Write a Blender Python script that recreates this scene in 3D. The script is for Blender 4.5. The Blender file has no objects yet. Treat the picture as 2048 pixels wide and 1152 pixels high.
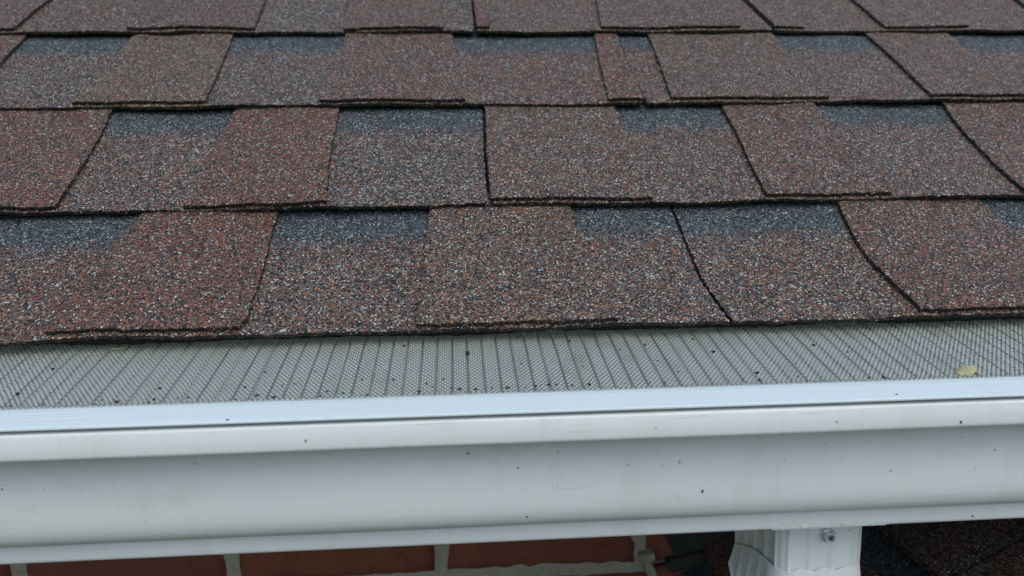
import bpy, bmesh, math, random
import numpy as np

random.seed(7)
rng = np.random.default_rng(7)
scene = bpy.context.scene
C = scene.collection
rad = math.radians

# ------------------------------------------------------------------ camera
W, H, FPX = 2048.0, 1152.0, 1586.1
YAW, PIT, ROL = rad(-3.9425), rad(9.0684), rad(-0.74682)
CAM = np.array([0.0, -0.45377, 0.09791])
_f = np.array([-math.sin(YAW)*math.cos(PIT), math.cos(YAW)*math.cos(PIT), -math.sin(PIT)])
_r0 = np.array([math.cos(YAW), math.sin(YAW), 0.0])
_u0 = np.cross(_r0, _f)
_r = math.cos(ROL)*_r0 + math.sin(ROL)*_u0
_u = -math.sin(ROL)*_r0 + math.cos(ROL)*_u0
cam_d = bpy.data.cameras.new('camera')
cam = bpy.data.objects.new('camera', cam_d)
C.objects.link(cam)
from mathutils import Matrix, Vector
cam.matrix_world = Matrix(((_r[0], _u[0], -_f[0], CAM[0]), (_r[1], _u[1], -_f[1], CAM[1]),
                           (_r[2], _u[2], -_f[2], CAM[2]), (0, 0, 0, 1)))
cam_d.sensor_width = 36.0
cam_d.lens = FPX/W*36.0
cam_d.clip_start = 0.01
cam_d.clip_end = 3000.0
cam_d.dof.use_dof = True
cam_d.dof.focus_distance = 0.47
cam_d.dof.aperture_fstop = 11.0
scene.camera = cam
scene.render.resolution_x, scene.render.resolution_y = 1024, 576

# ------------------------------------------------------------------ sky, sun, exposure
SUN_EL, SUN_AZ = rad(58), rad(160)          # azimuth measured from +Y towards +X
world = bpy.data.worlds.new('World')
scene.world = world
world.use_nodes = True
wn = world.node_tree
sky = wn.nodes.new('ShaderNodeTexSky')
sky.sky_type = 'NISHITA'
sky.sun_disc = False
sky.sun_elevation = SUN_EL
sky.sun_rotation = SUN_AZ
sky.altitude = 0
sky.air_density = 1.0
sky.dust_density = 2.5
sky.ozone_density = 0.0
bg = wn.nodes['Background']
bg.inputs['Strength'].default_value = 0.15
tint = wn.nodes.new('ShaderNodeMix')              # camera white balance, the same everywhere
tint.data_type, tint.blend_type = 'RGBA', 'MULTIPLY'
tint.inputs[0].default_value = 1.0
tint.inputs[7].default_value = (0.90, 1.012, 1.0, 1)
wn.links.new(sky.outputs['Color'], tint.inputs[6])
wn.links.new(tint.outputs[2], bg.inputs['Color'])
sun_d = bpy.data.lights.new('sun', 'SUN')
sun_d.energy = 0.65
sun_d.angle = rad(60)
sun_d.color = (1.0, 0.995, 0.94)
sun = bpy.data.objects.new('sun', sun_d)
C.objects.link(sun)
sd = Vector((math.sin(SUN_AZ)*math.cos(SUN_EL), math.cos(SUN_AZ)*math.cos(SUN_EL), math.sin(SUN_EL)))
sun.rotation_euler = sd.to_track_quat('Z', 'Y').to_euler()
scene.view_settings.view_transform = 'Standard'
scene.view_settings.look = 'None'
scene.view_settings.exposure = 0.27
scene.view_settings.gamma = 1.0
scene.view_settings.use_curve_mapping = False

# ------------------------------------------------------------------ pixel -> place
TH = rad(32.45)
CT, ST = math.cos(TH), math.sin(TH)


def ray(x, y):
    return _f*FPX + _r*(x-W/2) - _u*(y-H/2)


def at_y(x, y, Y):
    d = ray(x, y)
    return CAM + d*(Y-CAM[1])/d[1]


def at_plane(x, y, p0, n):
    d = ray(x, y)
    return CAM + d*(np.dot(np.asarray(p0)-CAM, n)/np.dot(d, n))


# ------------------------------------------------------------------ helpers
def tag(o, label, cat, group=None):
    o['label'] = label
    o['category'] = cat
    if group:
        o['group'] = group
    return o


def empty(name, loc=(0, 0, 0)):
    o = bpy.data.objects.new(name, None)
    o.empty_display_size = 0.02
    o.location = loc
    C.objects.link(o)
    return o


def mesh_obj(name, verts, faces, mats, parent=None, midx=None, smooth=True, attrs=None, sharp=None):
    me = bpy.data.meshes.new(name)
    me.from_pydata([tuple(map(float, v)) for v in verts], [], [tuple(map(int, f)) for f in faces])
    for m in (mats if isinstance(mats, (list, tuple)) else [mats]):
        me.materials.append(m)
    if midx is not None:
        me.polygons.foreach_set('material_index', np.asarray(midx, dtype=np.int32))
    if attrs:
        for k, v in attrs.items():
            v = np.asarray(v, dtype=np.float32)
            if v.ndim == 1:
                a = me.attributes.new(k, 'FLOAT', 'POINT')
                a.data.foreach_set('value', v)
            else:
                a = me.attributes.new(k, 'FLOAT_VECTOR', 'POINT')
                a.data.foreach_set('vector', v.ravel())
    me.polygons.foreach_set('use_smooth', np.full(len(me.polygons), bool(smooth)))
    if smooth and sharp:
        me.set_sharp_from_angle(angle=rad(sharp))
    me.update()
    o = bpy.data.objects.new(name, me)
    C.objects.link(o)
    if parent is not None:
        o.parent = parent
        if parent.type == 'EMPTY' and tuple(parent.location) != (0, 0, 0):
            o.matrix_parent_inverse = Matrix.Translation(-parent.location)
    return o


def box(name, x0, x1, y0, y1, z0, z1, mat, parent=None):
    v = [(x, y, z) for x in (x0, x1) for y in (y0, y1) for z in (z0, z1)]
    f = [(0, 1, 3, 2), (4, 6, 7, 5), (0, 4, 5, 1), (2, 3, 7, 6), (0, 2, 6, 4), (1, 5, 7, 3)]
    return mesh_obj(name, v, f, mat, parent, smooth=False)


def noise1(x, seed, scale):
    """smooth 1-D noise, about -1..1"""
    r = np.random.default_rng(seed)
    ph = r.uniform(0, 6.28, 5)
    fr = r.uniform(0.6, 1.6, 5)*np.array([1, 1.7, 2.9, 4.3, 6.1])
    am = np.array([1, .6, .4, .25, .15])
    x = np.asarray(x, dtype=float)/scale
    return sum(a*np.sin(x*f*6.28+p) for a, f, p in zip(am, fr, ph))/1.6


# ------------------------------------------------------------------ materials
class NT:
    def __init__(self, name):
        self.m = bpy.data.materials.new(name)
        self.m.use_nodes = True
        self.t = self.m.node_tree
        self.b = self.t.nodes['Principled BSDF']

    def n(self, typ, **kw):
        nd = self.t.nodes.new(typ)
        for k, v in kw.items():
            setattr(nd, k, v)
        return nd

    def put(self, sock, v):
        if hasattr(v, 'node'):
            self.t.links.new(v, sock)
        else:
            sock.default_value = v

    def math(self, op, a, b=None, c=None, clamp=False):
        nd = self.n('ShaderNodeMath', operation=op, use_clamp=clamp)
        for i, v in enumerate((a, b, c)):
            if v is not None:
                self.put(nd.inputs[i], v)
        return nd.outputs[0]

    def mix(self, fac, a, b, blend='MIX'):
        nd = self.n('ShaderNodeMix', data_type='RGBA', blend_type=blend)
        self.put(nd.inputs[0], fac)
        self.put(nd.inputs[6], a if hasattr(a, 'node') else (*a, 1))
        self.put(nd.inputs[7], b if hasattr(b, 'node') else (*b, 1))
        return nd.outputs[2]

    def ramp(self, fac, stops, interp='CONSTANT'):
        nd = self.n('ShaderNodeValToRGB')
        cr = nd.color_ramp
        cr.interpolation = interp
        while len(cr.elements) < len(stops):
            cr.elements.new(0.5)
        for e, (p, c) in zip(cr.elements, stops):
            e.position = p
            e.color = (*c, 1) if len(c) == 3 else c
        self.put(nd.inputs[0], fac)
        return nd.outputs[0]

    def noise(self, scale, detail=2.0, vec=None, rough=.5, dim='3D'):
        nd = self.n('ShaderNodeTexNoise', noise_dimensions=dim)
        nd.inputs['Scale'].default_value = scale
        nd.inputs['Detail'].default_value = detail
        nd.inputs['Roughness'].default_value = rough
        if vec is not None:
            self.put(nd.inputs['Vector'], vec)
        return nd.outputs['Fac']

    def coord(self):
        return self.n('ShaderNodeTexCoord').outputs['Object']

    def scaled(self, vec, s):
        nd = self.n('ShaderNodeVectorMath', operation='MULTIPLY')
        self.put(nd.inputs[0], vec)
        nd.inputs[1].default_value = s
        return nd.outputs[0]

    def bump(self, h, dist, strength=1.0, normal=None):
        nd = self.n('ShaderNodeBump')
        nd.inputs['Strength'].default_value = strength
        nd.inputs['Distance'].default_value = dist
        self.put(nd.inputs['Height'], h)
        if normal is not None:
            self.put(nd.inputs['Normal'], normal)
        return nd.outputs[0]


def granule_material(name, edge=False):
    k = NT(name)
    co = k.coord()
    # warp so that granules are irregular
    wnz = k.n('ShaderNodeTexNoise')
    wnz.inputs['Scale'].default_value = 420
    wnz.inputs['Detail'].default_value = 1
    k.put(wnz.inputs['Vector'], co)
    ofs = k.n('ShaderNodeVectorMath', operation='MULTIPLY_ADD')
    k.put(ofs.inputs[0], wnz.outputs['Color'])
    ofs.inputs[1].default_value = (.0010, .0010, .0010)
    k.put(ofs.inputs[2], co)
    vo = k.n('ShaderNodeTexVoronoi', feature='F1')
    vo.inputs['Scale'].default_value = 900
    vo.inputs['Randomness'].default_value = 1.0
    k.put(vo.inputs['Vector'], ofs.outputs[0])
    sep = k.n('ShaderNodeSeparateColor')
    k.put(sep.inputs[0], vo.outputs['Color'])
    r, g, b = sep.outputs
    tone = k.n('ShaderNodeAttribute', attribute_name='tone')
    tsep = k.n('ShaderNodeSeparateXYZ')
    k.put(tsep.inputs[0], tone.outputs['Vector'])
    mixa, reda, tana = tsep.outputs
    pal_a = k.ramp(r, [(0, (.022, .017, .015)), (.16, (.088, .052, .040)), (.44, (.160, .086, .061)),
                       (.63, (.140, .112, .102)), (.79, (.30, .115, .070)), (.905, (.36, .35, .33)), (.975, (.50, .51, .49))])
    pal_b = k.ramp(r, [(0, (.018, .018, .021)), (.19, (.070, .069, .078)), (.43, (.138, .084, .063)),
                       (.60, (.172, .158, .150)), (.75, (.29, .115, .070)), (.84, (.34, .235, .14)), (.895, (.38, .39, .38)),
                       (.970, (.52, .55, .54))])
    pal_c = k.ramp(r, [(0, (.016, .019, .026)), (.22, (.060, .071, .083)), (.58, (.116, .132, .146)),
                       (.88, (.22, .24, .255)), (.968, (.44, .47, .48))])
    big = k.noise(22, 3, co)
    pick = k.math('LESS_THAN', g, k.math('ADD', mixa, k.math('MULTIPLY', k.math('SUBTRACT', big, .5), 1.3)))
    col = k.mix(pick, pal_a, pal_b)
    big2 = k.noise(30, 2, k.scaled(co, (1.3, 1.1, 1.7)))
    isred = k.math('LESS_THAN', b, k.math('MULTIPLY', reda, k.math('MULTIPLY', big2, .55)))
    col = k.mix(isred, col, (.25, .080, .052))
    big3 = k.noise(26, 2, k.scaled(co, (.9, 1.4, 1.2)))
    istan = k.math('GREATER_THAN', b, k.math('SUBTRACT', 1.0, k.math('MULTIPLY', tana, k.math('MULTIPLY', big3, .6))))
    col = k.mix(istan, col, (.24, .16, .095))
    up = k.n('ShaderNodeAttribute', attribute_name='updist').outputs['Fac']
    edgeval = k.math('ADD', up, k.math('MULTIPLY', k.math('SUBTRACT', g, .5), .024))
    edgeval = k.math('ADD', edgeval, k.math('MULTIPLY', k.math('SUBTRACT', big2, .5), .020))
    band = k.math('LESS_THAN', edgeval, .035)
    col = k.mix(band, col, pal_c)
    # black asphalt coating shows between the granules
    gap = k.math('GREATER_THAN', vo.outputs['Distance'], k.math('ADD', .54, k.math('MULTIPLY', g, .16)))
    col = k.mix(gap, col, (.012, .011, .011))
    if edge:
        keep = k.math('GREATER_THAN', k.math('ADD', b, k.math('MULTIPLY', big, .3)), .93)
        col = k.mix(keep, (.022, .019, .016), col)
    # granules are rounded, each sits a little differently
    hgt = k.math('SUBTRACT', 1.0, vo.outputs['Distance'])
    hgt = k.math('ADD', hgt, k.math('MULTIPLY', b, .55))
    nrm = k.bump(hgt, .0008, .9)
    k.put(k.b.inputs['Base Color'], col)
    k.b.inputs['Roughness'].default_value = .62
    k.b.inputs['Specular IOR Level'].default_value = .38
    k.put(k.b.inputs['Normal'], nrm)
    return k.m


def plain(name, col, rough=.6, spec=.5, metal=0.0, var=0.0, scale=40, bump=0.0, bscale=300):
    k = NT(name)
    co = k.coord()
    if var:
        nz = k.noise(scale, 4, co)
        c = k.mix(nz, [x*(1-var) for x in col], [min(1, x*(1+var)) for x in col])
        k.put(k.b.inputs['Base Color'], c)
    else:
        k.b.inputs['Base Color'].default_value = (*col, 1)
    k.b.inputs['Roughness'].default_value = rough
    k.b.inputs['Specular IOR Level'].default_value = spec
    k.b.inputs['Metallic'].default_value = metal
    if bump:
        k.put(k.b.inputs['Normal'], k.bump(k.noise(bscale, 3, co), bump, .8))
    return k.m


def enamel_material(name, col, specks=True):
    k = NT(name)
    co = k.coord()
    base = k.mix(k.noise(9, 4, k.scaled(co, (.35, 1, 1)), .6), [c*.955 for c in col], col)
    if specks:
        vo = k.n('ShaderNodeTexVoronoi', feature='F1', voronoi_dimensions='2D')
        vo.inputs['Scale'].default_value = 110
        sxz = k.n('ShaderNodeSeparateXYZ')
        k.put(sxz.inputs[0], co)
        cxz = k.n('ShaderNodeCombineXYZ')
        k.put(cxz.inputs[0], sxz.outputs[0])
        k.put(cxz.inputs[1], k.math('ADD', sxz.outputs[2], k.math('MULTIPLY', sxz.outputs[1], .37)))
        wz = k.n('ShaderNodeTexNoise')
        wz.inputs['Scale'].default_value = 900
        k.put(wz.inputs['Vector'], co)
        wa = k.n('ShaderNodeVectorMath', operation='MULTIPLY_ADD')
        k.put(wa.inputs[0], wz.outputs['Color'])
        wa.inputs[1].default_value = (.0006, .0009, 0)
        k.put(wa.inputs[2], cxz.outputs[0])
        k.put(vo.inputs['Vector'], wa.outputs[0])
        sp = k.n('ShaderNodeSeparateColor')
        k.put(sp.inputs[0], vo.outputs['Color'])
        size = k.math('MULTIPLY', k.math('POWER', sp.outputs[1], 5.0), .065)
        size = k.math('ADD', size, .018)
        on = k.math('MULTIPLY', k.math('LESS_THAN', vo.outputs['Distance'], size), k.math('LESS_THAN', sp.outputs[0], .26))
        base = k.mix(k.math('MULTIPLY', on, k.math('ADD', .25, k.math('MULTIPLY', sp.outputs[2], .5))), base, (.10, .085, .07))
        # faint smudges of grime with their own shape
        sm = k.noise(28, 6, k.scaled(co, (.5, 1, 1.4)), .7)
        sm = k.math('MULTIPLY', k.math('SUBTRACT', sm, .55, clamp=True), 1.3, clamp=True)
        base = k.mix(sm, base, (.42, .40, .36))
        # rubbed, greyed patches along the top edge of the lip
        ed = k.math('SUBTRACT', 1.0, k.math('MULTIPLY', k.math('ABSOLUTE', k.math('ADD', sxz.outputs[2], .0236)), 620), clamp=True)
        rb = k.math('SUBTRACT', k.noise(1, 5, k.scaled(co, (34, 160, 700)), .65), .56, clamp=True)
        base = k.mix(k.math('MULTIPLY', k.math('MULTIPLY', rb, 7.0, clamp=True), k.math('MULTIPLY', ed, .55)), base, (.22, .20, .18))
        # pale runs left by water
        ru = k.math('SUBTRACT', k.noise(1, 4, k.scaled(co, (70, 6, 7)), .6), .52, clamp=True)
        base = k.mix(k.math('MULTIPLY', ru, .9, clamp=True), base, (.52, .52, .48))
        # long fine scratches
        sc = k.noise(1, 2, k.scaled(co, (26, 900, 900)), .5)
        sc = k.math('MULTIPLY', k.math('SUBTRACT', sc, .66, clamp=True), 2.5, clamp=True)
        base = k.mix(sc, base, (.40, .39, .37))
    k.put(k.b.inputs['Base Color'], base)
    k.b.inputs['Roughness'].default_value = .48
    k.b.inputs['Specular IOR Level'].default_value = .4
    k.put(k.b.inputs['Normal'], k.bump(k.noise(60, 2, k.scaled(co, (.15, 1, 1))), .0004, .35))
    return k.m


def aluminium_material():
    k = NT('brushed_aluminium')
    co = k.coord()
    st = k.noise(1, 3, k.scaled(co, (5, 1500, 900)), .6)
    k.put(k.b.inputs['Base Color'], k.mix(st, (.74, .82, .84), (.93, .99, 1.0)))
    k.b.inputs['Metallic'].default_value = .25
    k.put(k.b.inputs['Roughness'], k.math('ADD', k.math('MULTIPLY', k.noise(7, 4, k.scaled(co, (1, 4, 4))), .25), .22))
    ln = k.noise(1, 2, k.scaled(co, (2, 700, 500)), .5)
    k.put(k.b.inputs['Normal'], k.bump(ln, .0007, .4))
    return k.m


def weave_material():
    k = NT('woven_steel')
    co = k.coord()
    sx = k.n('ShaderNodeSeparateXYZ')
    k.put(sx.inputs[0], co)
    px, qy = .00130, .00185
    X = k.math('DIVIDE', sx.outputs[0], px)
    Y = k.math('DIVIDE', sx.outputs[1], qy)
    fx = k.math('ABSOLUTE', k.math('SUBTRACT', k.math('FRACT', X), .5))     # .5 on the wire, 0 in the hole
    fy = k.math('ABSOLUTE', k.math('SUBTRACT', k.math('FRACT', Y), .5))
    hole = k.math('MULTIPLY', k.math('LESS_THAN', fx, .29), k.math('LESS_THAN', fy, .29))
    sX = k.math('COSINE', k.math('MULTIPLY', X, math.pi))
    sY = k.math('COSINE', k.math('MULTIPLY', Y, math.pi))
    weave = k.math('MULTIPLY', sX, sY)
    warp = k.math('LESS_THAN', weave, -.12)      # warp wires crossing on top; their shading is painted into the colour
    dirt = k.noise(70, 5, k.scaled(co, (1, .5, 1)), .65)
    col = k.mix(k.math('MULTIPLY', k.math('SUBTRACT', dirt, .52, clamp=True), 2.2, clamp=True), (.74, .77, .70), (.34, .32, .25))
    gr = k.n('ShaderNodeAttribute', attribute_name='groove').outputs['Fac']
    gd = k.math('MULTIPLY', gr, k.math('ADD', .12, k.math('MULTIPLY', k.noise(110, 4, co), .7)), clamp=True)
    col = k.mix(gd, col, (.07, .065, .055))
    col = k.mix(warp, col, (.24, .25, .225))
    k.put(k.b.inputs['Base Color'], col)
    k.b.inputs['Metallic'].default_value = .35
    k.b.inputs['Roughness'].default_value = .42
    h = k.math('ADD', weave, k.math('MULTIPLY', k.math('MAXIMUM', fx, fy), 2.0))
    k.put(k.b.inputs['Normal'], k.bump(h, .00022, .7))
    k.put(k.b.inputs['Alpha'], k.math('SUBTRACT', 1.0, hole))
    return k.m


def brick_material():
    k = NT('fired_clay')
    co = k.n('ShaderNodeTexCoord').outputs['Object']
    oi = k.n('ShaderNodeObjectInfo').outputs['Random']
    nz = k.noise(35, 6, co, .65)
    base = k.mix(nz, (.17, .046, .028), (.46, .14, .080))
    base = k.mix(k.math('MULTIPLY', oi, .35), base, (.13, .045, .035))
    dk = k.noise(90, 5, k.scaled(co, (1, 1, .6)), .7)
    base = k.mix(k.math('MULTIPLY', k.math('SUBTRACT', dk, .60, clamp=True), 4.0, clamp=True), base, (.05, .028, .022))
    k.put(k.b.inputs['Base Color'], base)
    k.b.inputs['Roughness'].default_value = .85
    k.put(k.b.inputs['Normal'], k.bump(k.noise(180, 6, co, .75), .006, .9))
    return k.m


M_TOP = granule_material('granules')
M_EDGE = granule_material('cut_asphalt_edge', edge=True)
M_TAR = plain('black_asphalt', (.010, .009, .009), .75, .3, var=.4, scale=200, bump=.002, bscale=500)
M_FELT = plain('roofing_felt', (.012, .012, .013), .9)
M_ENAMEL = enamel_material('white_enamel', (.76, .765, .755))
M_PIPE = enamel_material('white_enamel_pipe', (.74, .74, .725))
M_SEAL = plain('old_sealant', (.66, .655, .63), .5, var=.08, scale=120, bump=.001, bscale=400)
M_ALU = aluminium_material()
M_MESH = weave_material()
M_ZINC = plain('zinc_plating', (.68, .70, .73), .36, .5, .9, var=.2, scale=500)
M_SLOT = plain('dark_recess', (.05, .05, .055), .6, metal=.6)
M_BRICK = brick_material()
M_MORTAR = plain('mortar', (.40, .36, .28), .95, .2, var=.25, scale=130, bump=.003, bscale=350)
M_WOOD = plain('painted_board', (.72, .72, .70), .5, var=.05)
M_DECK = plain('plywood_deck', (.20, .14, .08), .8, var=.3, scale=12)
M_LEAF = plain('dry_husk', (.40, .37, .22), .65, .35, var=.35, scale=350, bump=.001, bscale=900)
M_FLASH = plain('weathered_flashing', (.038, .036, .033), .85, .3, var=.45, scale=90, bump=.003, bscale=260)
CRUMB_M = [plain('crumb_black', (.012, .012, .014), .7), plain('crumb_brown', (.075, .032, .026), .8, var=.4, scale=900),
           plain('crumb_grey', (.07, .07, .075), .8, var=.4, scale=900), plain('crumb_red', (.13, .035, .035), .8, var=.3, scale=900)]
M_TANBIT = plain('tan_bit', (.34, .27, .17), .8, var=.3, scale=900)
M_GRASS = plain('lawn', (.045, .06, .026), .95, .2, var=.5, scale=3, bump=.03, bscale=20)

# ------------------------------------------------------------------ the ground far below
g = mesh_obj('ground', [(-600, -600, -3.0), (600, -600, -3.0), (600, 600, -3.0), (-600, 600, -3.0)], [(0, 1, 2, 3)], M_GRASS, smooth=False)
g['kind'] = 'structure'


# ------------------------------------------------------------------ shingles
class Frame:
    """roof plane: u along the eave, v up the slope, h out of the plane"""
    def __init__(self, o, u, v):
        self.o, self.u, self.v = map(lambda a: np.asarray(a, float), (o, u, v))
        self.n = np.cross(self.u, self.v)

    def pts(self, uu, vv, hh):
        return self.o + np.outer(uu, self.u) + np.outer(vv, self.v) + np.outer(hh, self.n)

    def px(self, x, y, h=.003):
        p = at_plane(x, y, self.o + self.n*h, self.n) - self.o
        return float(p@self.u), float(p@self.v)


T_L = .0037      # thickness of one layer


def wave(u, v, seed):
    return .0010*noise1(u + v*.3, 100+seed, .38) + .0004*noise1(v + u*.7, 300+seed, .09)


def slab(name, fr, left, right, v0, v1, vtop, hfun, thick, parent, step, seed, tone, updist, jit=.00036, front_dv=0.0):
    """one layer of shingle between the edge curves left(v), right(v), with cut edges"""
    r = np.random.default_rng(seed)
    nv = max(6, int((v1-v0)/step))
    wid = float(np.mean(right(np.array([v0, v1])) - left(np.array([v0, v1]))))
    nu = max(4, int(wid/step))
    s = np.linspace(0, 1, nu+1)
    t = np.linspace(0, 1, nv+1)
    V = v0 + (v1-v0)*t
    S, Tt = np.meshgrid(s, t)
    L = left(V)[:, None]
    R = right(V)[:, None]
    U = L + (R-L)*S
    VV = np.repeat(V[:, None], nu+1, 1).copy()
    # ragged front edge with a slow wander, ragged sides
    wob = .0007*noise1(U[0], seed+11, .12) + front_dv
    VV += (1-Tt)**4*wob[None, :]
    VV[0] += r.normal(0, jit, nu+1)*1.0 - .0007*np.maximum(0, noise1(U[0], seed+19, .018)-.75)
    U[:, 0] += r.normal(0, jit, nv+1)
    U[:, -1] += r.normal(0, jit, nv+1)
    HH = hfun(U, VV)
    # edges are pressed down a hair
    HH[0] -= .0005
    HH[:, 0] -= .0004
    HH[:, -1] -= .0004
    n = (nu+1)*(nv+1)
    top = fr.pts(U.ravel(), VV.ravel(), HH.ravel())
    idx = np.arange(n).reshape(nv+1, nu+1)
    f = np.stack([idx[:-1, :-1], idx[:-1, 1:], idx[1:, 1:], idx[1:, :-1]], -1).reshape(-1, 4)
    rim = np.concatenate([idx[:, 0][::-1], idx[0, 1:], idx[1:, -1]])      # left (top->bottom), front, right
    ur, vr, hr = U.ravel()[rim], VV.ravel()[rim], HH.ravel()[rim]
    cu, cv = (U.mean(), VV.mean())
    mid = fr.pts(ur + np.sign(cu-ur)*0, vr + r.normal(0, .0004, len(rim)), hr - thick*.45)
    low = fr.pts(ur, vr + .0012*(vr < v0+.003), hr - thick)
    base = n
    m = len(rim)
    topdup = fr.pts(ur, vr, hr)
    verts = np.concatenate([top, topdup, mid, low])
    a = np.arange(m-1)
    q1 = np.stack([base+a, base+m+a, base+m+a+1, base+a+1], -1)
    q2 = np.stack([base+m+a, base+2*m+a, base+2*m+a+1, base+m+a+1], -1)
    faces = np.concatenate([f, q1, q2])
    mi = np.concatenate([np.zeros(len(f)), np.ones(2*(m-1))])
    tn = tone(U.ravel())
    ud = updist(VV.ravel())
    tn = np.concatenate([tn, tn[rim], tn[rim], tn[rim]])
    ud = np.concatenate([ud, np.full(3*m, 1.0)])
    return mesh_obj(name, verts, faces, [M_TOP, M_EDGE], parent, mi, True, {'tone': tn, 'updist': ud})


def curve_from_px(fr, pts, hfun_guess):
    """edge digitised top to bottom in pixels -> u as a function of v"""
    P = [fr.px(x, y, hfun_guess) for x, y in pts]
    P.sort(key=lambda p: p[1])
    v = np.array([p[1] for p in P])
    u = np.array([p[0] for p in P])
    # straight continuation past both ends
    v = np.concatenate([[v[0]-.05], v, [v[-1]+.08]])
    u = np.concatenate([[u[0]+(u[1]-u[0])/max(v[2]-v[1], 1e-4)*-.05 if abs(u[1]-u[0]) < .02 else u[0]], u,
                        [u[-1]+(u[-1]-u[-2])/max(v[-2]-v[-3], 1e-4)*.08]])
    return lambda vv, v=v, u=u: np.interp(vv, v, u)


def straight(u0, slant, vk):
    return lambda vv: u0 + slant*(np.asarray(vv)-vk)


def shift(fn, d):
    return lambda vv: fn(vv) + d


def build_course(roof, fr, vk, vn, bounds, types, tones, joints, step_fn, seed):
    """bounds: edge curves left to right; types between them ('T' raised tab or 'B' backing);
    joints: indices of bounds where one shingle ends and the next begins"""
    e = vn - vk
    hb = lambda U, V: T_L*(1-(V-vk)/e)*2.0 + wave(U, V, seed)
    ht = lambda U, V: hb(U, V) + T_L
    vmid = (vk+vn)/2
    segs = list(range(len(types)))
    ub = np.array([float(b(np.array([vmid]))[0]) for b in bounds])
    js = sorted(set([0, len(bounds)-1] + list(joints)))

    def tone_fn(u):
        i = np.clip(np.searchsorted(ub, u)-1, 0, len(types)-1)
        return np.array(tones, dtype=float)[i]
    made = []
    for a, b in zip(js[:-1], js[1:]):
        lo = shift(bounds[a], .0012)
        hi = shift(bounds[b], -.0012)
        um = (ub[a]+ub[b])/2
        st = step_fn(ub[a], ub[b])
        sh = slab('shingle', fr, lo, hi, vk, vn+.024, vn, hb, T_L, roof, st, seed*50+a, tone_fn,
                  lambda v: np.clip(vn-v, -1, 1)+.0)
        made.append(sh)
        for i in range(a, b):
            if types[i] != 'T':
                continue
            l = bounds[i] if i != a else lo
            r_ = bounds[i+1] if i+1 != b else hi
            tt = tones[i]
            slab('tab', fr, l, r_, vk+.0014, vn+.020, vn, ht, T_L, sh, st, seed*77+i+5,
                 lambda u, tt=tt: np.tile(np.array(tt, float), (len(u), 1)),
                 lambda v: np.full(len(v), 1.0), front_dv=random.uniform(-.0006, .0012))
    return made


# upper roof -------------------------------------------------------
FR = Frame((0, 0, 0), (1, 0, 0), (0, CT, ST))
roof = empty('shingled_roof')
tag(roof, 'sloping brown asphalt shingle roof with blue black bands above the white gutter', 'roof')
VK = [-.0042, .1176, .2600, .4025, .5455, .6885, .8315, .9745]

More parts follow.
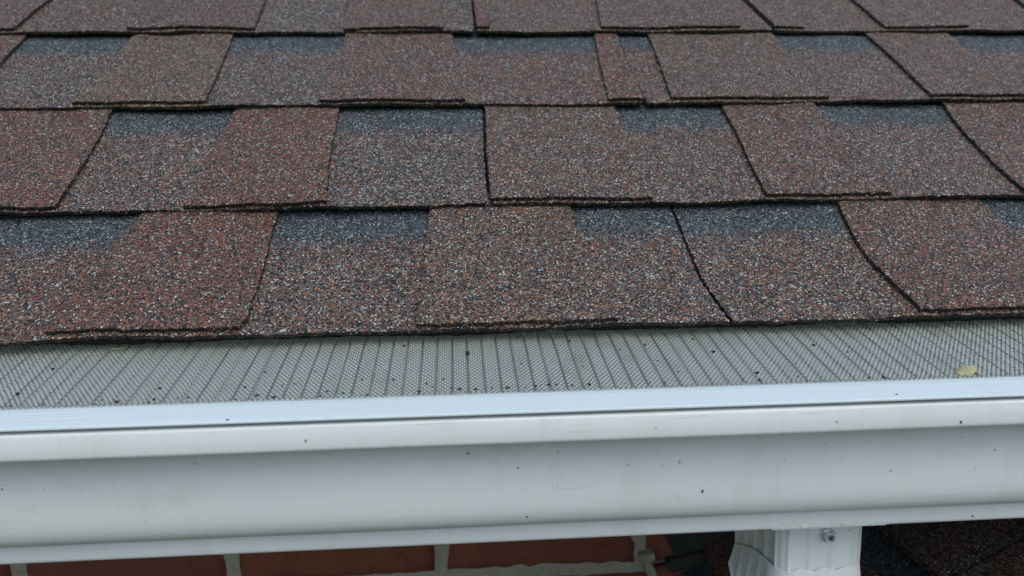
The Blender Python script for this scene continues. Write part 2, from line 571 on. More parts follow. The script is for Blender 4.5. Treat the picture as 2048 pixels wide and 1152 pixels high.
# tones: (share of grey blue blend, extra red, extra tan)
BRN, RED, MIX, GRY, TAN = (.22, .15, .1), (.12, .75, .05), (.85, .35, .2), (.95, .1, .1), (.25, .1, .75)
MBR, GBR, RMX = (.55, .25, .35), (.42, .12, .40), (.65, .5, .15)
COURSE = [
    dict(h=.0055, b=[[(275, 433), (225, 497), (160, 585), (99, 670)],
                     [(551, 432), (545, 455), (533, 510), (512, 590), (495, 650), (484, 664)],
                     [(858, 420), (850, 500), (842, 575), (833, 655)],
                     [(1143, 415), (1157, 480), (1192, 560), (1230, 640)],
                     [(1350, 410), (1372, 472), (1402, 555), (1432, 603), (1458, 640)],
                     [(1680, 408), (1702, 462), (1735, 520), (1790, 580), (1832, 624)],
                     [(1966, 398), (2010, 447), (2070, 510), (2170, 620)]],
         t='BTBTBBTB', c=[RMX, RED, MIX, MBR, MIX, MIX, (.3, .5, .1), MIX], j=[4]),
    dict(h=.0055, b=[[(217, 226), (200, 270), (160, 345), (122, 414)],
                     [(465, 222), (436, 285), (405, 345), (372, 412)],
                     [(677, 217), (668, 270), (659, 330), (655, 406)],
                     [(968, 213), (970, 300), (978, 402)],
                     [(1232, 213), (1250, 255), (1275, 325), (1302, 400)],
                     [(1447, 210), (1475, 270), (1500, 335), (1528, 394)],
                     [(1630, 207), (1662, 252), (1715, 320), (1775, 390)],
                     [(1890, 204), (1925, 260), (1985, 330), (2038, 384)]],
         t='TBTBTBTBT', c=[RED, MIX, RED, GRY, MBR, MIX, (.3, .45, .1), MIX, (.3, .5, .1)], j=[3]),
    dict(h=.0055, b=[[(40, 78), (0, 126), (-60, 212)],
                     [(258, 75), (230, 115), (192, 160), (150, 212)],
                     [(463, 73), (448, 120), (432, 163), (415, 208)],
                     [(690, 70), (680, 105), (662, 155), (640, 210)],
                     [(905, 69), (912, 110), (920, 150), (930, 204)],
                     [(1190, 68), (1200, 130), (1215, 200)],
                     [(1237, 66), (1258, 130), (1288, 200)],
                     [(1298, 68), (1320, 130), (1342, 204)],
                     [(1547, 67), (1570, 100), (1608, 145), (1650, 196)],
                     [(1735, 67), (1780, 115), (1850, 192)],
                     [(1905, 70), (1938, 102), (1985, 145), (2042, 194)]],
         t='TBTBTBTBTBTB', c=[BRN, GRY, TAN, GRY, (.3, .35, .2), RMX, RED, RMX, GBR, MIX, GBR, MIX], j=[6]),
    dict(h=.0055, b=[[(99, 0), (62, 35), (29, 66)],
                     [(300, 0), (255, 64)],
                     [(531, 0), (512, 62)],
                     [(697, 0), (688, 62)],
                     [(880, 0), (887, 60)],
                     [(945, 0), (950, 58)],
                     [(968, 0), (978, 56)],
                     [(1192, 0), (1201, 57)],
                     [(1424, 0), (1476, 58)],
                     [(1492, 0), (1542, 58)],
                     [(1558, 0), (1602, 58)],
                     [(1706, 0), (1767, 60)],
                     [(1862, 0), (1937, 63)],
                     [(2034, 0), (2100, 62)]],
         t='TBTBTBTBTBTBTBT', c=[(.3, .5, .1), GBR, BRN, GRY, (.25, .25, .35), GRY, RED, GBR, (.5, .05, .2), GBR, GBR, GBR,
                                GBR, GBR, GBR], j=[5, 9]),
]
XL, XR = -1.0, 1.2
for k in range(len(VK)-1):
    vk, vn = VK[k], VK[k+1]
    if k < len(COURSE):
        c = COURSE[k]
        bs = [curve_from_px(FR, p, c['h']) for p in c['b']]
        ty, to, jt = list(c['t']), list(c['c']), list(c['j'])
    else:
        u0 = random.uniform(-.05, .05)
        bs = [straight(u0, 0, vk)]
        ty, to, jt = ['T', 'B'], [random.choice([BRN, RED, TAN, GBR]), random.choice([MIX, GRY])], []
    # carry the pattern on past the picture on both sides
    vm = (vk+vn)/2
    uR = float(bs[-1](np.array([vm]))[0])
    uL = float(bs[0](np.array([vm]))[0])
    nj = (float(bs[jt[0]](np.array([vm]))[0]) if jt else 0.0)
    left_b, left_t, left_c = [], [], []
    cur, kind, run = uL, ty[0], 0
    lj = []
    nxt = nj - 1.0
    while cur > XL:
        w = random.uniform(.07, .125)
        cur -= w
        left_b.insert(0, straight(cur, random.uniform(-.06, .06), vk))
        kind2 = 'B' if kind == 'T' else 'T'
        left_t.insert(0, kind2)
        left_c.insert(0, random.choice([BRN, RED, TAN, GBR, MBR]) if kind2 == 'T' else random.choice([MIX, GRY, RMX]))
        kind = kind2
    right_b, right_t, right_c = [], [], []
    cur, kind = uR, ty[-1]
    while cur < XR:
        w = random.uniform(.07, .125)
        cur += w
        right_b.append(straight(cur, random.uniform(-.06, .06), vk))
        kind2 = 'B' if kind == 'T' else 'T'
        right_t.append(kind2)
        right_c.append(random.choice([BRN, RED, TAN, GBR, MBR]) if kind2 == 'T' else random.choice([MIX, GRY, RMX]))
        kind = kind2
    allb = left_b + bs + right_b
    allt = left_t[1:] + ty + right_t[:-1] if left_t else ty
    # number of segments must be bounds-1
    allt = (left_t[1:] + ty + right_t[:-1])
    allc = (left_c[1:] + to + right_c[:-1])
    off = len(left_b)
    jj = [j+off for j in jt]
    um = [float(b(np.array([vm]))[0]) for b in allb]
    for target in (nj-1.0, nj+1.0):
        if um[0]+.1 < target < um[-1]-.1:
            jj.append(int(np.argmin([abs(x-target) for x in um])))
    vis = k <= 3
    fine = (lambda a, b, vis=vis, k=k: (.0020 if vis and b > -.5 and a < .66 else .008))
    build_course(roof, FR, vk, vn, allb, allt, allc, sorted(set(jj)), fine, k+1)


def sheet(name, fr, u0, u1, v0, v1, h0, h1, mat, parent):
    v = [fr.pts([u], [w], [h])[0] for u in (u0, u1) for w in (v0, v1) for h in (h0, h1)]
    f = [(0, 1, 3, 2), (4, 6, 7, 5), (0, 4, 5, 1), (2, 3, 7, 6), (0, 2, 6, 4), (1, 5, 7, 3)]
    return mesh_obj(name, v, f, mat, parent, smooth=False)


sheet('roof_deck', FR, -1.05, 1.25, .035, 1.02, -.020, -.0045, M_DECK, roof)
sheet('underlay', FR, -1.05, 1.25, .012, 1.02, -.0042, -.0030, M_FELT, roof)
# black starter strip, ragged, just behind the lowest edge
us = np.arange(-1.05, 1.251, .003)
fr_v = -.0008 + .0012*noise1(us, 5, .16) + .0003*rng.normal(size=len(us))
fr_v = np.maximum(fr_v, -.0030)
n = len(us)
vv = np.concatenate([FR.pts(us, np.full(n, .09), np.full(n, -.0005)), FR.pts(us, fr_v, np.full(n, T_L-.0005)),
                     FR.pts(us, fr_v+.0006, np.full(n, -.0015)), FR.pts(us, fr_v+.004, np.full(n, -.0030))])
a = np.arange(n-1)
ff = np.concatenate([np.stack([i*n+a, i*n+a+n, i*n+a+n+1, i*n+a+1], -1) for i in range(3)])
mesh_obj('starter_strip', vv, ff, M_TAR, roof)
box('fascia_board', -1.05, 1.25, .0385, .0580, -.150, -.004, M_WOOD, roof)
box('soffit_panel', -1.05, 1.25, .0585, .288, -.150, -.138, M_WOOD, roof)

# ------------------------------------------------------------------ gutter
def catmull(P, n=5):
    P = np.asarray(P, float)
    Q = np.vstack([2*P[0]-P[1], P, 2*P[-1]-P[-2]])
    out = []
    for i in range(1, len(Q)-2):
        for t in np.linspace(0, 1, n, endpoint=False):
            p0, p1, p2, p3 = Q[i-1:i+3]
            out.append(.5*((2*p1)+(-p0+p2)*t+(2*p0-5*p1+4*p2-p3)*t*t+(-p0+3*p1-3*p2+p3)*t**3))
    out.append(P[-1])
    return np.array(out)


lip = [(-.0760, -.0250), (-.0760, -.0222), (-.0800, -.0216), (-.0925, -.0216), (-.0941, -.0218), (-.0948, -.0222), (-.0951, -.0229),
       (-.0954, -.0325), (-.0952, -.0337), (-.0945, -.0345), (-.0933, -.0349), (-.0922, -.0350)]
cove = catmull([(-.0900, -.0355), (-.0872, -.0363), (-.0853, -.0383), (-.0834, -.0425), (-.0816, -.0480), (-.0804, -.0550), (-.0798, -.0630),
                (-.0794, -.0710), (-.0784, -.0775), (-.0758, -.0830), (-.0712, -.0867), (-.0643, -.0888)], 4)
band = [(-.0637, -.0889), (-.0654, -.0891), (-.0661, -.0896), (-.0663, -.0906), (-.0663, -.0966), (-.0660, -.0979), (-.0650, -.0987), (-.0636, -.0989)]
back = [(-.0400, -.0990), (.0000, -.0990), (.0340, -.0989), (.0362, -.0985), (.0370, -.0973), (.0372, -.0900), (.0374, -.0400), (.0375, -.0060)]
PROFILE = np.array(list(map(tuple, lip)) + list(map(tuple, cove)) + list(map(tuple, band)) + list(map(tuple, back)))


def extrude_profile(name, prof, xs, mat, parent, thick=.0008, wob=.0, sharp=50):
    prof = np.asarray(prof, float)
    d = np.gradient(prof, axis=0)
    nrm = np.stack([d[:, 1], -d[:, 0]], 1)
    nrm /= np.linalg.norm(nrm, axis=1)[:, None]+1e-12
    inner = prof - nrm*thick
    loop = np.vstack([prof, inner[::-1]])
    m = len(loop)
    V = []
    for x in xs:
        w = wob*noise1(np.array([x]), 41, .5)[0]
        V += [(x, p[0]+w*math.sin(p[1]*60), p[1]) for p in loop]
    nx = len(xs)
    F = []
    for i in range(nx-1):
        for j in range(m):
            j2 = (j+1) % m
            F.append((i*m+j, (i+1)*m+j, (i+1)*m+j2, i*m+j2))
    return mesh_obj(name, V, F, mat, parent, sharp=sharp)


XS = np.arange(-1.05, 1.2501, .025)
gutter = empty('rain_gutter', (0, -.03, -.099))
tag(gutter, 'white enamelled aluminium rain gutter with curved face running along the eave', 'gutter')
# check which side the sheet grows to: inner skin must lie behind the face
extrude_profile('trough', PROFILE, XS, M_ENAMEL, gutter, thick=.0008, wob=.0004)
for nm, x in (('end_cap', -1.05), ('end_cap', 1.25)):
    s = .0012 if x > 0 else -.0012
    pr = [tuple(p) for p in PROFILE]
    m = len(pr)
    V = [(x+s*.2, p[0], p[1]) for p in pr] + [(x+s, p[0], p[1]) for p in pr]
    F = [tuple(range(m)), tuple(range(2*m-1, m-1, -1))] + [(i, (i+1) % m, m+(i+1) % m, m+i) for i in range(m)]
    mesh_obj(nm, V, F, M_ENAMEL, gutter, smooth=False)


def on_profile(x, y, prof=PROFILE):
    """pixel -> first point of the extruded gutter section on its line of sight"""
    d = ray(x, y)
    best = None
    for (y0, z0), (y1, z1) in zip(prof[:-1], prof[1:]):
        ey, ez = y1-y0, z1-z0
        det = d[1]*(-ez) - d[2]*(-ey)
        if abs(det) < 1e-15:
            continue
        ry, rz = y0-CAM[1], z0-CAM[2]
        t = (ry*(-ez) - rz*(-ey))/det
        s = (d[1]*rz - d[2]*ry)/det
        if 0 <= s <= 1 and t > 0 and (best is None or t < best[0]):
            nn = np.array([0, ez, -ey])
            nn /= np.linalg.norm(nn)
            if nn@d > 0:
                nn = -nn
            best = (t, CAM+d*t, nn)
    return best[1], best[2]


# lumpy sealant smeared over the lower band above the downspout
x0, x1 = at_y(1545, 1040, -.0663)[0], at_y(1775, 1030, -.0663)[0]
nx, nz = 60, 10
V, F = [], []
for i in range(nx+1):
    for j in range(nz+1):
        sx, sz = i/nx, j/nz
        env = max(0, math.sin(math.pi*sx))**.6*max(0, math.sin(math.pi*(sz*.96+.02)))**.5
        wv = .55+.45*math.sin(sx*9+1.5*math.sin(sx*23))
        hh = .0009*env*(.35+.5*wv*(1-sz)) + .00010*env*random.random()
        top = -.0938+.0014*math.sin(sx*14)+.0008*math.sin(sx*37)-.001*abs(sx-.5)
        V.append((x0+(x1-x0)*sx, -.0658-hh, -.0987+(top+.0987)*sz))
for i in range(nx):
    for j in range(nz):
        q = i*(nz+1)+j
        F.append((q, q+nz+1, q+nz+2, q+1))
mesh_obj('sealant_smear', V, F, M_SEAL, gutter)

# ------------------------------------------------------------------ gutter guard: rail and micro mesh
guard = empty('gutter_guard', (0, -.08, -.02))
tag(guard, 'fine steel mesh gutter guard with bright aluminium front rail', 'gutter guard')
SL = math.tan(rad(10.6))
rail = [(-.0713, -.0195), (-.0713, -.0163), (-.0717, -.0159), (-.0725, -.0158), (-.0780, -.01648), (-.0840, -.01723),
        (-.0900, -.01800), (-.0930, -.0184), (-.0947, -.01862), (-.0950, -.0188), (-.0950, -.0196), (-.0946, -.0198), (-.0900, -.0198)]
extrude_profile('front_rail', rail, XS, M_ALU, guard, thick=.0007, wob=.0001, sharp=35)
PIT_R = .0084
xs = np.arange(-1.05, 1.25, PIT_R/24)
ph = (xs/PIT_R) % 1.0
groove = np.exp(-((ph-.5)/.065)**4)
ys = np.concatenate([[-.0738, -.0725, -.0712, -.0698, -.0665, -.0640], np.linspace(-.060, .033, 12)])
ZB = -.0172


def mesh_z(y):
    return ZB + (y+.068)*SL


V = []
for y in ys:
    flat = np.clip((y+.0712)/.004, 0, 1)
    z = mesh_z(y)
    if y < -.0705:
        z = -.01565 + (y+.0725)*.14
    elif y < -.064:
        z = mesh_z(y) + .0004*(1-np.clip((y+.0698)/.004, 0, 1))
    dep = .0024*flat
    row = np.stack([xs, np.full(len(xs), y), z - dep*groove + .0003*noise1(xs, 77, .06)*flat], 1)
    V.append(row)
V = np.concatenate(V)
n = len(xs)
a = np.arange(n-1)
F = np.concatenate([np.stack([i*n+a, i*n+a+1, i*n+n+a+1, i*n+n+a], -1) for i in range(len(ys)-1)])
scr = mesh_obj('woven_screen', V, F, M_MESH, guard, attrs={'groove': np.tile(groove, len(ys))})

# ------------------------------------------------------------------ downspout
def rect_ring(cx, cy, hx, hy, rc, ribs, n_side=40, amp=.0014, ribph=0.0):
    """rounded rectangle with fluted sides; returns list of (x, y)"""
    out = []
    corners = [(hx-rc, -hy+rc, -90), (hx-rc, hy-rc, 0), (-hx+rc, hy-rc, 90), (-hx+rc, -hy+rc, 180)]
    sides = [((-hx+rc, -hy), (hx-rc, -hy), (0, -1)), ((hx, -hy+rc), (hx, hy-rc), (1, 0)),
             ((hx-rc, hy), (-hx+rc, hy), (0, 1)), ((-hx, hy-rc), (-hx, -hy+rc), (-1, 0))]
    for (a0, b0, nn), (ccx, ccy, ang) in zip(sides, corners):
        Ln = math.hypot(b0[0]-a0[0], b0[1]-a0[1])
        k = max(2, int(round(Ln/.0145)))
        for i in range(n_side+1):
            t = i/n_side
            w = (t*k+.5) % 1.0
            d = amp*max(0.0, math.cos((w-.5)*2*math.pi*1.35)) if ribs else 0
            out.append((cx+a0[0]+(b0[0]-a0[0])*t+nn[0]*d, cy+a0[1]+(b0[1]-a0[1])*t+nn[1]*d))
        for i in range(1, 6):
            A = rad(ang+90*i/6)
            out.append((cx+ccx+rc*math.cos(A), cy+ccy+rc*math.sin(A)))
    return out


PX0, PX1, PY0, PY1 = .1780, .2282, -.0450, .0300
pcx, pcy = (PX0+PX1)/2, (PY0+PY1)/2
spout = empty('downspout', (pcx, pcy, -.42))
tag(spout, 'white fluted downspout with curved elbow hanging below the gutter', 'downspout')
ring = rect_ring(0, 0, (PX1-PX0)/2-.001, (PY1-PY0)/2-.001, .004, True)
m = len(ring)
zs = [-.0985, -.112, -.125, -.138, -.150, -.160]
V = [(pcx+x*(1-.02*max(0, -z-.13)/.03), pcy+y*(1-.02*max(0, -z-.13)/.03), z) for z in zs for x, y in ring]
V += [(pcx+x*.96, pcy+y*.96, z) for z in (zs[-1], zs[0]) for x, y in ring]
F = [(i*m+j, i*m+m+j, i*m+m+(j+1) % m, i*m+(j+1) % m) for i in range(len(zs)+1) for j in range(m)]
mesh_obj('outlet_tube', V, F, M_PIPE, spout, sharp=40)
# elbow: starts as a socket round the tube and bends forward over the lower roof
ring = rect_ring(0, 0, (PX1-PX0)/2+.0022, (PY1-PY0)/2+.0022, .012, True, amp=.0017)
ZM = -.1345
flatring = rect_ring(0, 0, (PX1-PX0)/2+.0022, (PY1-PY0)/2+.0022, .012, False)
V = []
path = []
for s in np.linspace(0, .018, 5):
    path.append((0.0, -s, 0.0))
RB = .075
for A in np.linspace(0, 72, 22)[1:]:
    A = rad(A)
    path.append((-(RB-RB*math.cos(A)), -.018-RB*math.sin(A), A))
dirv = (-math.sin(rad(72)), -math.cos(rad(72)))
for s in (.02, .04, .06):
    path.append((path[24-1+2][0]+dirv[0]*s if False else -(RB-RB*math.cos(rad(72)))+dirv[0]*s, -.018-RB*math.sin(rad(72))+dirv[1]*s, rad(72)))
nr = len(path)
for i, (dy, dz, A) in enumerate(path):
    grow = min(1.0, i/6.0)
    hy_ = (PY1-PY0)/2
    flare = .978 + .085*math.sin(min(1.0, i/9.0)*math.pi/2)
    for j, (x, y) in enumerate(ring):
        xs0, ys0 = flatring[j]
        x, y = xs0+(x-xs0)*grow, ys0+(y-ys0)*grow
        sc = 0.0
        if i == 0:
            sc = .0011*math.sin(x*420+1.0) if y < -.036 else 0.0
        sc -= .021*max(0.0, (y+hy_)/(2*hy_))**2*max(0.0, 1-i/9.0)
        V.append((pcx+x*flare, pcy+y*flare*math.cos(A)+dy, ZM+dz+sc - y*math.sin(A)*-1.0))
V2 = [(pcx+(v[0]-pcx)*.965, pcy+(v[1]-pcy)*.97, v[2]+.0002) for v in V[:m]]
V2 += [(pcx+(v[0]-pcx)*.95, pcy+(v[1]-pcy)*.95, v[2]-.014) for v in V[:m]]
nb = len(V)
V += V2
F = [(i*m+j, i*m+m+j, i*m+m+(j+1) % m, i*m+(j+1) % m) for i in range(nr-1) for j in range(m)]
F += [(nb+j, j, (j+1) % m, nb+(j+1) % m) for j in range(m)]
F += [(nb+m+j, nb+j, nb+(j+1) % m, nb+m+(j+1) % m) for j in range(m)]
mesh_obj('elbow', V, F, M_PIPE, spout, sharp=45)
# hex head screw through the tube
sp = at_y(1655, 1069, PY0)
bm = bmesh.new()


def prism(bm, cx, cz, y0, y1, r0, r1, n, ph=0.0):
    a = [bm.verts.new((cx+r0*math.cos(ph+2*math.pi*i/n), y0, cz+r0*math.sin(ph+2*math.pi*i/n))) for i in range(n)]
    b = [bm.verts.new((cx+r1*math.cos(ph+2*math.pi*i/n), y1, cz+r1*math.sin(ph+2*math.pi*i/n))) for i in range(n)]
    for i in range(n):
        bm.faces.new((a[i], a[(i+1) % n], b[(i+1) % n], b[i]))
    bm.faces.new(b)
    return b


yb = PY0 - .0004
prism(bm, sp[0], sp[2], yb+.002, yb-.0009, .0041, .0040, 24)
prism(bm, sp[0], sp[2], yb-.0009, yb-.0036, .0033, .0032, 6, .3)
prism(bm, sp[0], sp[2], yb-.0036, yb-.0041, .0031, .0024, 6, .3)
bm.normal_update()
me = bpy.data.meshes.new('screw')
bmesh.ops.recalc_face_normals(bm, faces=bm.faces)
bm.to_mesh(me)
bm.free()
me.materials.append(M_ZINC)
screw = bpy.data.objects.new('screw', me)
C.objects.link(screw)
screw.parent = spout
screw.matrix_parent_inverse = Matrix.Translation(-spout.location)
V, F = [], []
for ang in (.5, .5+math.pi/2):
    c, s = math.cos(ang), math.sin(ang)
    b0 = len(V)
    for (p, q) in ((-.0017, -.0004), (.0017, -.0004), (.0017, .0004), (-.0017, .0004)):
        V.append((sp[0]+p*c-q*s, yb-.00415-(0 if ang < 1 else .00004), sp[2]+p*s+q*c))
    F.append((b0, b0+1, b0+2, b0+3))
sl = mesh_obj('cross_slot', V, F, M_SLOT, None, smooth=False)
sl.parent = screw

# ------------------------------------------------------------------ brick wall
WY = .290
wall = empty('brick_wall', (0, WY+.05, -3.0))
tag(wall, 'red brick wall with pale mortar in shadow under the gutter', 'wall')
BL, BH, JT = .193, .057, .0105
mod, rowh = BL+JT, BH+JT
jx = at_y(880, 1140, WY)[0]
jz = at_y(985, 1152, WY)[2]            # bed joint centre
box('mortar_bed', -1.3, 1.3, WY+.0045, WY+.09, -3.0, -.1515, M_MORTAR, wall)


def brick_mesh(seed, L=BL):
    r = np.random.default_rng(seed)
    nx, nz = 16, 6
    V, F = [], []
    for i in range(nx+1):
        for j in range(nz+1):
            x = (i/nx-.5)*L
            z = (j/nz-.5)*BH
            ex = min(i, nx-i)
            ez = min(j, nz-j)
            y = .0
            if ex == 0 or ez == 0:
                y = .0035+abs(r.normal(0, .0012))
                x += -np.sign(x)*abs(r.normal(0, .0012)) if ex == 0 else 0
                z += -np.sign(z)*abs(r.normal(0, .0009)) if ez == 0 else 0
            else:
                y = r.normal(0, .0004)
            V.append((x, y, z))
    for i in range(nx):
        for j in range(nz):
            q = i*(nz+1)+j
            F.append((q, q+nz+1, q+nz+2, q+1))
    nfr = len(V)
    rim = [i*(nz+1) for i in range(nx+1)] + [nx*(nz+1)+j for j in range(1, nz+1)] + [i*(nz+1)+nz for i in range(nx-1, -1, -1)] + [j for j in range(nz-1, 0, -1)]
    for q in rim:
        V.append((V[q][0], .045, V[q][2]))
    mm = len(rim)
    for a in range(mm):
        F.append((rim[a], nfr+a, nfr+(a+1) % mm, rim[(a+1) % mm]))
    me = bpy.data.meshes.new('brick')
    me.from_pydata([tuple(map(float, v)) for v in V], [], F)
    me.materials.append(M_BRICK)
    me.polygons.foreach_set('use_smooth', np.ones(len(me.polygons), dtype=bool))
    me.update()
    return me


bmeshes = [brick_mesh(s) for s in range(6)]
z_top = -.1515
rowi = 0
zc = jz + rowh/2 + rowh
rows = []
while zc + BH/2 > z_top:
    zc -= rowh
while zc > -.75:
    rows.append(zc)
    zc -= rowh
ref_row = min(range(len(rows)), key=lambda i: abs(rows[i]-(jz+rowh/2)))
for i, z in enumerate(rows):
    offx = jx + mod/2 + (0 if (i-ref_row) % 2 == 0 else mod/2)
    for q in range(-7, 7):
        x = offx + q*mod
        if not -1.2 < x < 1.2:
            continue
        o = bpy.data.objects.new('brick', random.choice(bmeshes))
        C.objects.link(o)
        o.parent = wall
        o.location = Vector((x+random.uniform(-.001, .001), WY+random.uniform(-.001, .001), z)) - wall.location
        o.rotation_euler = (0, random.uniform(-.004, .004), random.uniform(-.004, .004))
# the courses further down, out of the picture
V, F = [], []
z = rows[-1]-rowh
i = len(rows)
while z > -2.95:
    offx = jx + mod/2 + (0 if (i-ref_row) % 2 == 0 else mod/2)
    for q in range(-7, 7):
        x = offx+q*mod
        if not -1.2 < x < 1.2:
            continue
        b0 = len(V)
        V += [(x+sx*BL/2, WY+sy, z+sz*BH/2) for sx in (-1, 1) for sy in (0, .03) for sz in (-1, 1)]
        F += [tuple(b0+t for t in f) for f in ((0, 1, 3, 2), (4, 6, 7, 5), (0, 4, 5, 1), (2, 3, 7, 6), (0, 2, 6, 4), (1, 5, 7, 3))]
    z -= rowh
    i += 1
lb = mesh_obj('lower_bricks', V, F, M_BRICK, wall, smooth=False)
lb['kind'] = 'stuff'

# ------------------------------------------------------------------ lower roof, a small gable against the wall
LT = rad(29)
foot = at_y(1330, 1152, WY)
low_roof = empty('lower_roof', (float(foot[0]), -.2, -3.0))
tag(low_roof, 'dark lower shingle roof in shade behind and below the downspout', 'roof')
LO = np.array([foot[0], WY, foot[2]])
LFR = Frame(LO, (0, -1, 0), (math.cos(LT), 0, math.sin(LT)))
p_line = LFR.px(1810, 1108, .004)      # a course edge passes here
p_tab = LFR.px(1985, 1108, .006)       # side edge of a tab
v_ref = p_line[1]
v_ridge = (-.128-LO[2])/math.sin(LT)
vks = [v_ref + .143*i for i in range(-5, 4)]
vks = [v for v in vks if v < v_ridge-.02]
for i, vk in enumerate(vks):
    vn = vk+.143
    base0 = p_tab[0] - .12*((i*7) % 3) if abs(vk-v_ref) > .01 else p_tab[0]
    bsl = [.004]
    cur = base0
    before = []
    while cur > .03:
        before.insert(0, cur)
        cur -= random.uniform(.08, .12)
    bsl += before
    cur = base0
    while cur < 1.0:
        cur += random.uniform(.08, .13)
        bsl.append(cur)
    kx = bsl.index(base0) if base0 in bsl else 1
    tys = ['T' if (q-kx) % 2 == 1 else 'B' for q in range(len(bsl)-1)]
    if abs(vk-v_ref) < .01:
        tys = ['T' if (q-kx) % 2 == 1 else 'B' for q in range(len(bsl)-1)]
        tys[kx-1] = 'T'
    cs = [random.choice([BRN, RED, GBR, TAN]) if t == 'T' else random.choice([MIX, GRY]) for t in tys]
    jn = []
    if abs(vk-v_ref) < .01:
        jn = [kx]
        cs[kx-1], cs[kx] = BRN, (.5, .05, .7)
    build_course(low_roof, LFR, vk, vn, [straight(b, random.uniform(-.03, .03), vk) for b in bsl], tys, cs, jn, lambda a, b: .004, 40+i)
sheet('roof_deck', LFR, .002, 1.1, vks[0]+.01, v_ridge, -.018, -.004, M_FELT, low_roof)
rp = LFR.pts([0], [v_ridge], [0])[0]
RFR = Frame((rp[0], WY, rp[2]), (0, 1, 0), (-math.cos(LT), 0, math.sin(LT)))
for i in range(4):
    vk = -.143*(i+1)-.004
    bsl = list(np.arange(-1.05, -.003, .105))
    tys = ['T' if (q+i) % 2 else 'B' for q in range(len(bsl)-1)]
    cs = [random.choice([BRN, RED, GBR, TAN]) if t == 'T' else random.choice([MIX, GRY]) for t in tys]
    build_course(low_roof, RFR, vk, vk+.143, [straight(b, 0, vk) for b in bsl], tys, cs, [], lambda a, b: .009, 60+i)
sheet('roof_deck', RFR, -1.1, -.002, -.58, 0, -.018, -.004, M_FELT, low_roof)
# front gable and side walls that carry it
ex0 = LFR.pts([0], [vks[0]+.02], [0])[0]
ex1 = RFR.pts([0], [-.56], [0])[0]
V = [(ex0[0]+.05, y, -3) for y in (-.74, .28)] + [(ex1[0]-.05, y, -3) for y in (-.74, .28)]
zz = ex0[2]-.03
V += [(ex0[0]+.05, y, zz) for y in (-.74, .28)] + [(ex1[0]-.05, y, zz) for y in (-.74, .28)] + [(rp[0], y, rp[2]-.035) for y in (-.74, .28)]
mesh_obj('porch_wall', V, [(0, 1, 5, 4), (2, 6, 7, 3), (0, 4, 8, 6, 2), (1, 3, 7, 9, 5)], M_WOOD, low_roof, smooth=False)


# weathered flashing and mortar lumps where the lower roof meets the brick
def lump(name, c, size, mat, parent, seed, sub=3, rot=0.0):
    bm = bmesh.new()
    bmesh.ops.create_icosphere(bm, subdivisions=sub, radius=1.0)
    r = np.random.default_rng(seed)
    ax = r.normal(size=(5, 3))*1.6
    phs = r.uniform(0, 6.28, 5)
    for v in bm.verts:
        p = np.array(v.co)
        # boxy, uneven
        q = np.sign(p)*np.abs(p)**(.75 if sub < 3 else .42)
        q *= 1+.10*sum(math.sin(float(a@p)*2.2+f) for a, f in zip(ax, phs))/2
        x, z = q[0]*size[0], q[2]*size[2]
        v.co = (x*math.cos(rot)-z*math.sin(rot), q[1]*size[1], x*math.sin(rot)+z*math.cos(rot))
    me = bpy.data.meshes.new(name)
    bm.to_mesh(me)
    bm.free()
    me.materials.append(mat)
    me.polygons.foreach_set('use_smooth', np.ones(len(me.polygons), dtype=bool))
    o = bpy.data.objects.new(name, me)
    C.objects.link(o)
    if parent is not None:
        o.parent = parent
        o.location = Vector(map(float, c)) - parent.location
    else:
        o.location = tuple(map(float, c))
    return o


for q, (px_, py_, sx, sz, rt, mt) in enumerate([(1294, 1112, .007, .0045, .35, M_MORTAR), (1301, 1140, .0045, .012, .35, M_MORTAR),
                                                (1340, 1148, .018, .012, .3, M_BRICK), (1368, 1122, .020, .008, .25, M_FLASH),
                                                (1415, 1112, .018, .009, .3, M_FLASH)]):
    c = at_y(px_, py_, WY-.004)
    lump('mortar_lump' if mt is M_MORTAR else 'brick_offcut' if mt is M_BRICK else 'flashing_cement', c, (sx, .008, sz), mt, low_roof if mt is M_FLASH else wall, 90+q, rot=rt)
# step flashing leaves up the slope
for q in range(4):
    v0 = .02+q*.13
    V = [LFR.pts([.003], [v0], [.004])[0], LFR.pts([.003], [v0+.16], [.006])[0], LFR.pts([.003], [v0+.16], [.045])[0], LFR.pts([.003], [v0], [.043])[0]]
    V += [LFR.pts([.0022], [v0], [.004])[0], LFR.pts([.0022], [v0+.16], [.006])[0], LFR.pts([.0022], [v0+.16], [.045])[0], LFR.pts([.0022], [v0], [.043])[0]]
    V = [p+np.array([0, -.0006*q, 0]) for p in V]
    mesh_obj('step_flashing', V, [(0, 1, 2, 3), (7, 6, 5, 4), (0, 4, 5, 1), (1, 5, 6, 2), (2, 6, 7, 3), (3, 7, 4, 0)], M_FLASH, low_roof, smooth=False)

# ------------------------------------------------------------------ small things lying about
NMESH = np.array([0, -math.sin(rad(10.6)), math.cos(rad(10.6))])


def on_mesh(x, y):
    return at_plane(x, y, (0, -.068, ZB), NMESH)


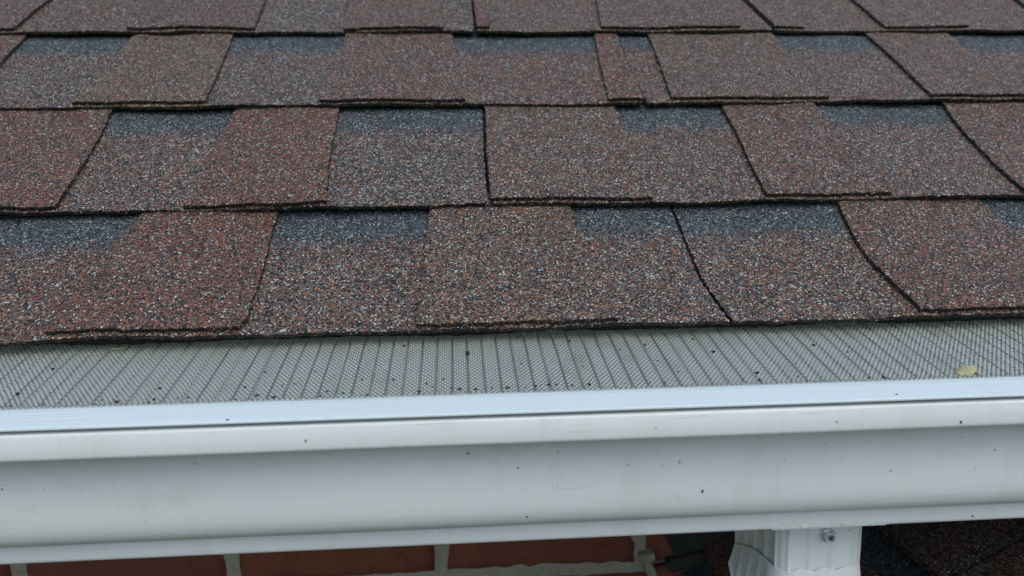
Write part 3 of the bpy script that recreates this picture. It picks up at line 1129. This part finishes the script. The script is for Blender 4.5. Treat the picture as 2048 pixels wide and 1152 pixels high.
# dry husk beside the rail
lp = on_mesh(1931, 745)
V, F = [], []
nu, nv = 18, 10
for s in (0, 1):
    for i in range(nu+1):
        for j in range(nv+1):
            a, b = i/nu*2-1, j/nv*2-1
            wd = (max(0, 1-abs(a)**2.4))**.6*(1+.10*math.sin(i*1.3))
            x = .0071*a
            y = .0042*b*wd + .0006*math.sin(a*3)
            z = .0021*(1-.75*b*b)*(.35+.65*wd) + .0004*math.sin(i*1.9)*math.cos(j*1.1) + .0003*math.sin(i*3.7+j*2) + (.0007*a if b > 0 else 0)
            V.append((x, y, z + (.0 if s == 0 else -.00035)))
m1 = (nu+1)*(nv+1)
for i in range(nu):
    for j in range(nv):
        q = i*(nv+1)+j
        F.append((q, q+nv+1, q+nv+2, q+1))
        F.append((m1+q+1, m1+q+nv+2, m1+q+nv+1, m1+q))
rim = [i*(nv+1) for i in range(nu+1)] + [nu*(nv+1)+j for j in range(1, nv+1)] + [i*(nv+1)+nv for i in range(nu-1, -1, -1)] + [j for j in range(nv-1, 0, -1)]
for a in range(len(rim)):
    p, q = rim[a], rim[(a+1) % len(rim)]
    F.append((p, m1+p, m1+q, q))
husk = mesh_obj('dry_leaf', V, F, M_LEAF, None)
husk.location = Vector(map(float, lp)) + Vector((0, 0, .0004))
husk.rotation_euler = (rad(16), rad(-5), rad(14))
tag(husk, 'curled pale yellow dry leaf on the mesh at the right', 'leaf')

crumbs = [(490, 775), (530, 745), (565, 772), (589, 769), (630, 743), (691, 759), (724, 760), (654, 783), (686, 787), (703, 783),
          (734, 790), (788, 761), (838, 784), (865, 774), (853, 768), (887, 759), (807, 693), (903, 776), (919, 779), (951, 779), (984, 777),
          (1016, 777), (1051, 776), (1081, 772), (1113, 770), (1145, 771), (1179, 770), (1098, 770), (1071, 773), (1166, 734),
          (1139, 683), (1043, 728), (1036, 677), (21, 813), (86, 811), (35, 789), (203, 801), (192, 810), (234, 805), (308, 800),
          (298, 807), (355, 797), (376, 796), (320, 778), (106, 739), (1796, 681), (1695, 705), (1627, 691), (1592, 727), (1514, 747),
          (1519, 761), (1596, 754), (1738, 757), (1767, 756), (1778, 757), (1427, 705), (1386, 679), (1356, 744), (1485, 761), (471, 799),
          (514, 792), (547, 796), (641, 792), (1240, 700), (1315, 722), (1290, 690), (1250, 768), (1300, 766), (1330, 766)]
proto = []
for s in range(6):
    o = lump('debris_crumb', (0, 0, 0), (1, .8, .65), CRUMB_M[[0, 1, 2, 0, 1, 0][s]], None, 200+s, sub=2)
    proto.append(o)
for q, (x, y) in enumerate(crumbs):
    src = proto[(q*5+q//3) % 6]
    o = bpy.data.objects.new('debris_crumb', src.data)
    C.objects.link(o)
    s = random.choice([.0005, .0006, .0008, .0010])
    p = on_mesh(x, y)
    if p[1] < -.0695:
        p = on_mesh(x, y-3)
    o.location = Vector(map(float, p)) + Vector((0, 0, s*.35))
    o.scale = (s*random.uniform(.8, 1.3), s*random.uniform(.9, 1.5), s)
    o.rotation_euler = (random.uniform(-.4, .4), random.uniform(-.4, .4), random.uniform(0, 6))
    tone_w = {'crumb_black': 'black', 'crumb_brown': 'brown', 'crumb_grey': 'grey'}[src.data.materials[0].name]
    row_w = 'resting against the front rail' if p[1] < -.0635 else 'caught up on the open mesh'
    side_w = 'at the far left' if x < 400 else 'left of the middle' if x < 840 else 'near the middle' if x < 1250 else 'right of the middle' if x < 1620 else 'at the far right'
    tag(o, 'tiny %s roof granule %s %s' % (tone_w, row_w, side_w), 'debris', '%s granules %s %s' % (tone_w, row_w, side_w))
for o in proto:
    bpy.data.objects.remove(o)
big = lump('debris_chip', on_mesh(935, 709)+np.array([0, 0, .0009]), (.0012, .0016, .0012), CRUMB_M[0], None, 301, sub=2)
tag(big, 'largest black chip lying alone in the middle of the gutter mesh', 'debris')
red = lump('red_bud', on_mesh(1951, 750)+np.array([0, 0, .0004]), (.0014, .0008, .0007), CRUMB_M[3], None, 302, sub=2)
tag(red, 'tiny dark red bud scale tucked beside the dry leaf', 'debris')
tan = lump('seed_husk', on_mesh(238, 698)+np.array([0, 0, .0004]), (.0042, .0012, .0005), M_TANBIT, None, 303, sub=2, rot=.0)
tan.rotation_euler = (0, 0, .5)
tag(tan, 'long tan seed husk on the mesh close under the shingles at left', 'debris')
tan2 = lump('seed_flake', on_mesh(184, 711)+np.array([0, 0, .0004]), (.0010, .0010, .0004), M_TANBIT, None, 304, sub=2)
tag(tan2, 'small round tan flake on the left part of the mesh', 'debris')
RAILP = np.array(rail)
for (x, y, prof, sx, sz, mt, name, lab) in [
        (455, 840, RAILP, .0010, .0016, CRUMB_M[1], 'rail_speck', 'dark brown speck on the aluminium rail at left'),
        (878, 1057, PROFILE, .0006, .0016, CRUMB_M[0], 'bark_splinter', 'black splinter stuck at the lower edge of the gutter face'),
        (1036, 935, PROFILE, .0009, .0010, M_TANBIT, 'dirt_spot', 'tan dirt spot in the middle of the gutter face'),
        (1922, 844, PROFILE, .0008, .0012, CRUMB_M[2], 'lip_speck', 'grey speck on the front lip of the gutter at right'),
        (1945, 1032, PROFILE, .0008, .0009, CRUMB_M[0], 'band_speck', 'black speck on the bottom band of the gutter at right'),
        (1405, 982, PROFILE, .0009, .0013, CRUMB_M[2], 'grey_fleck', 'grey fleck on the gutter face above the downspout'),
        (1054, 1033, PROFILE, .0009, .0006, CRUMB_M[0], 'face_fleck', 'black fleck low on the gutter face near the middle'),
        (936, 906, PROFILE, .0012, .0006, CRUMB_M[0], 'cove_fleck', 'black fleck just under the gutter lip near the middle'),
        (1793, 789, RAILP, .0012, .0006, CRUMB_M[2], 'rail_fleck', 'grey fleck on the aluminium rail at right')]:
    p, nn = on_profile(x, y, prof)
    o = lump(name, p + nn*.0001, (sx*.62, .0003, sz*.62), mt, None, hash(name) % 1000 if False else len(name)*7, sub=2)
    if abs(nn[2]) > .7:
        o.rotation_euler = (rad(90), 0, 0)
    tag(o, lab, 'debris')
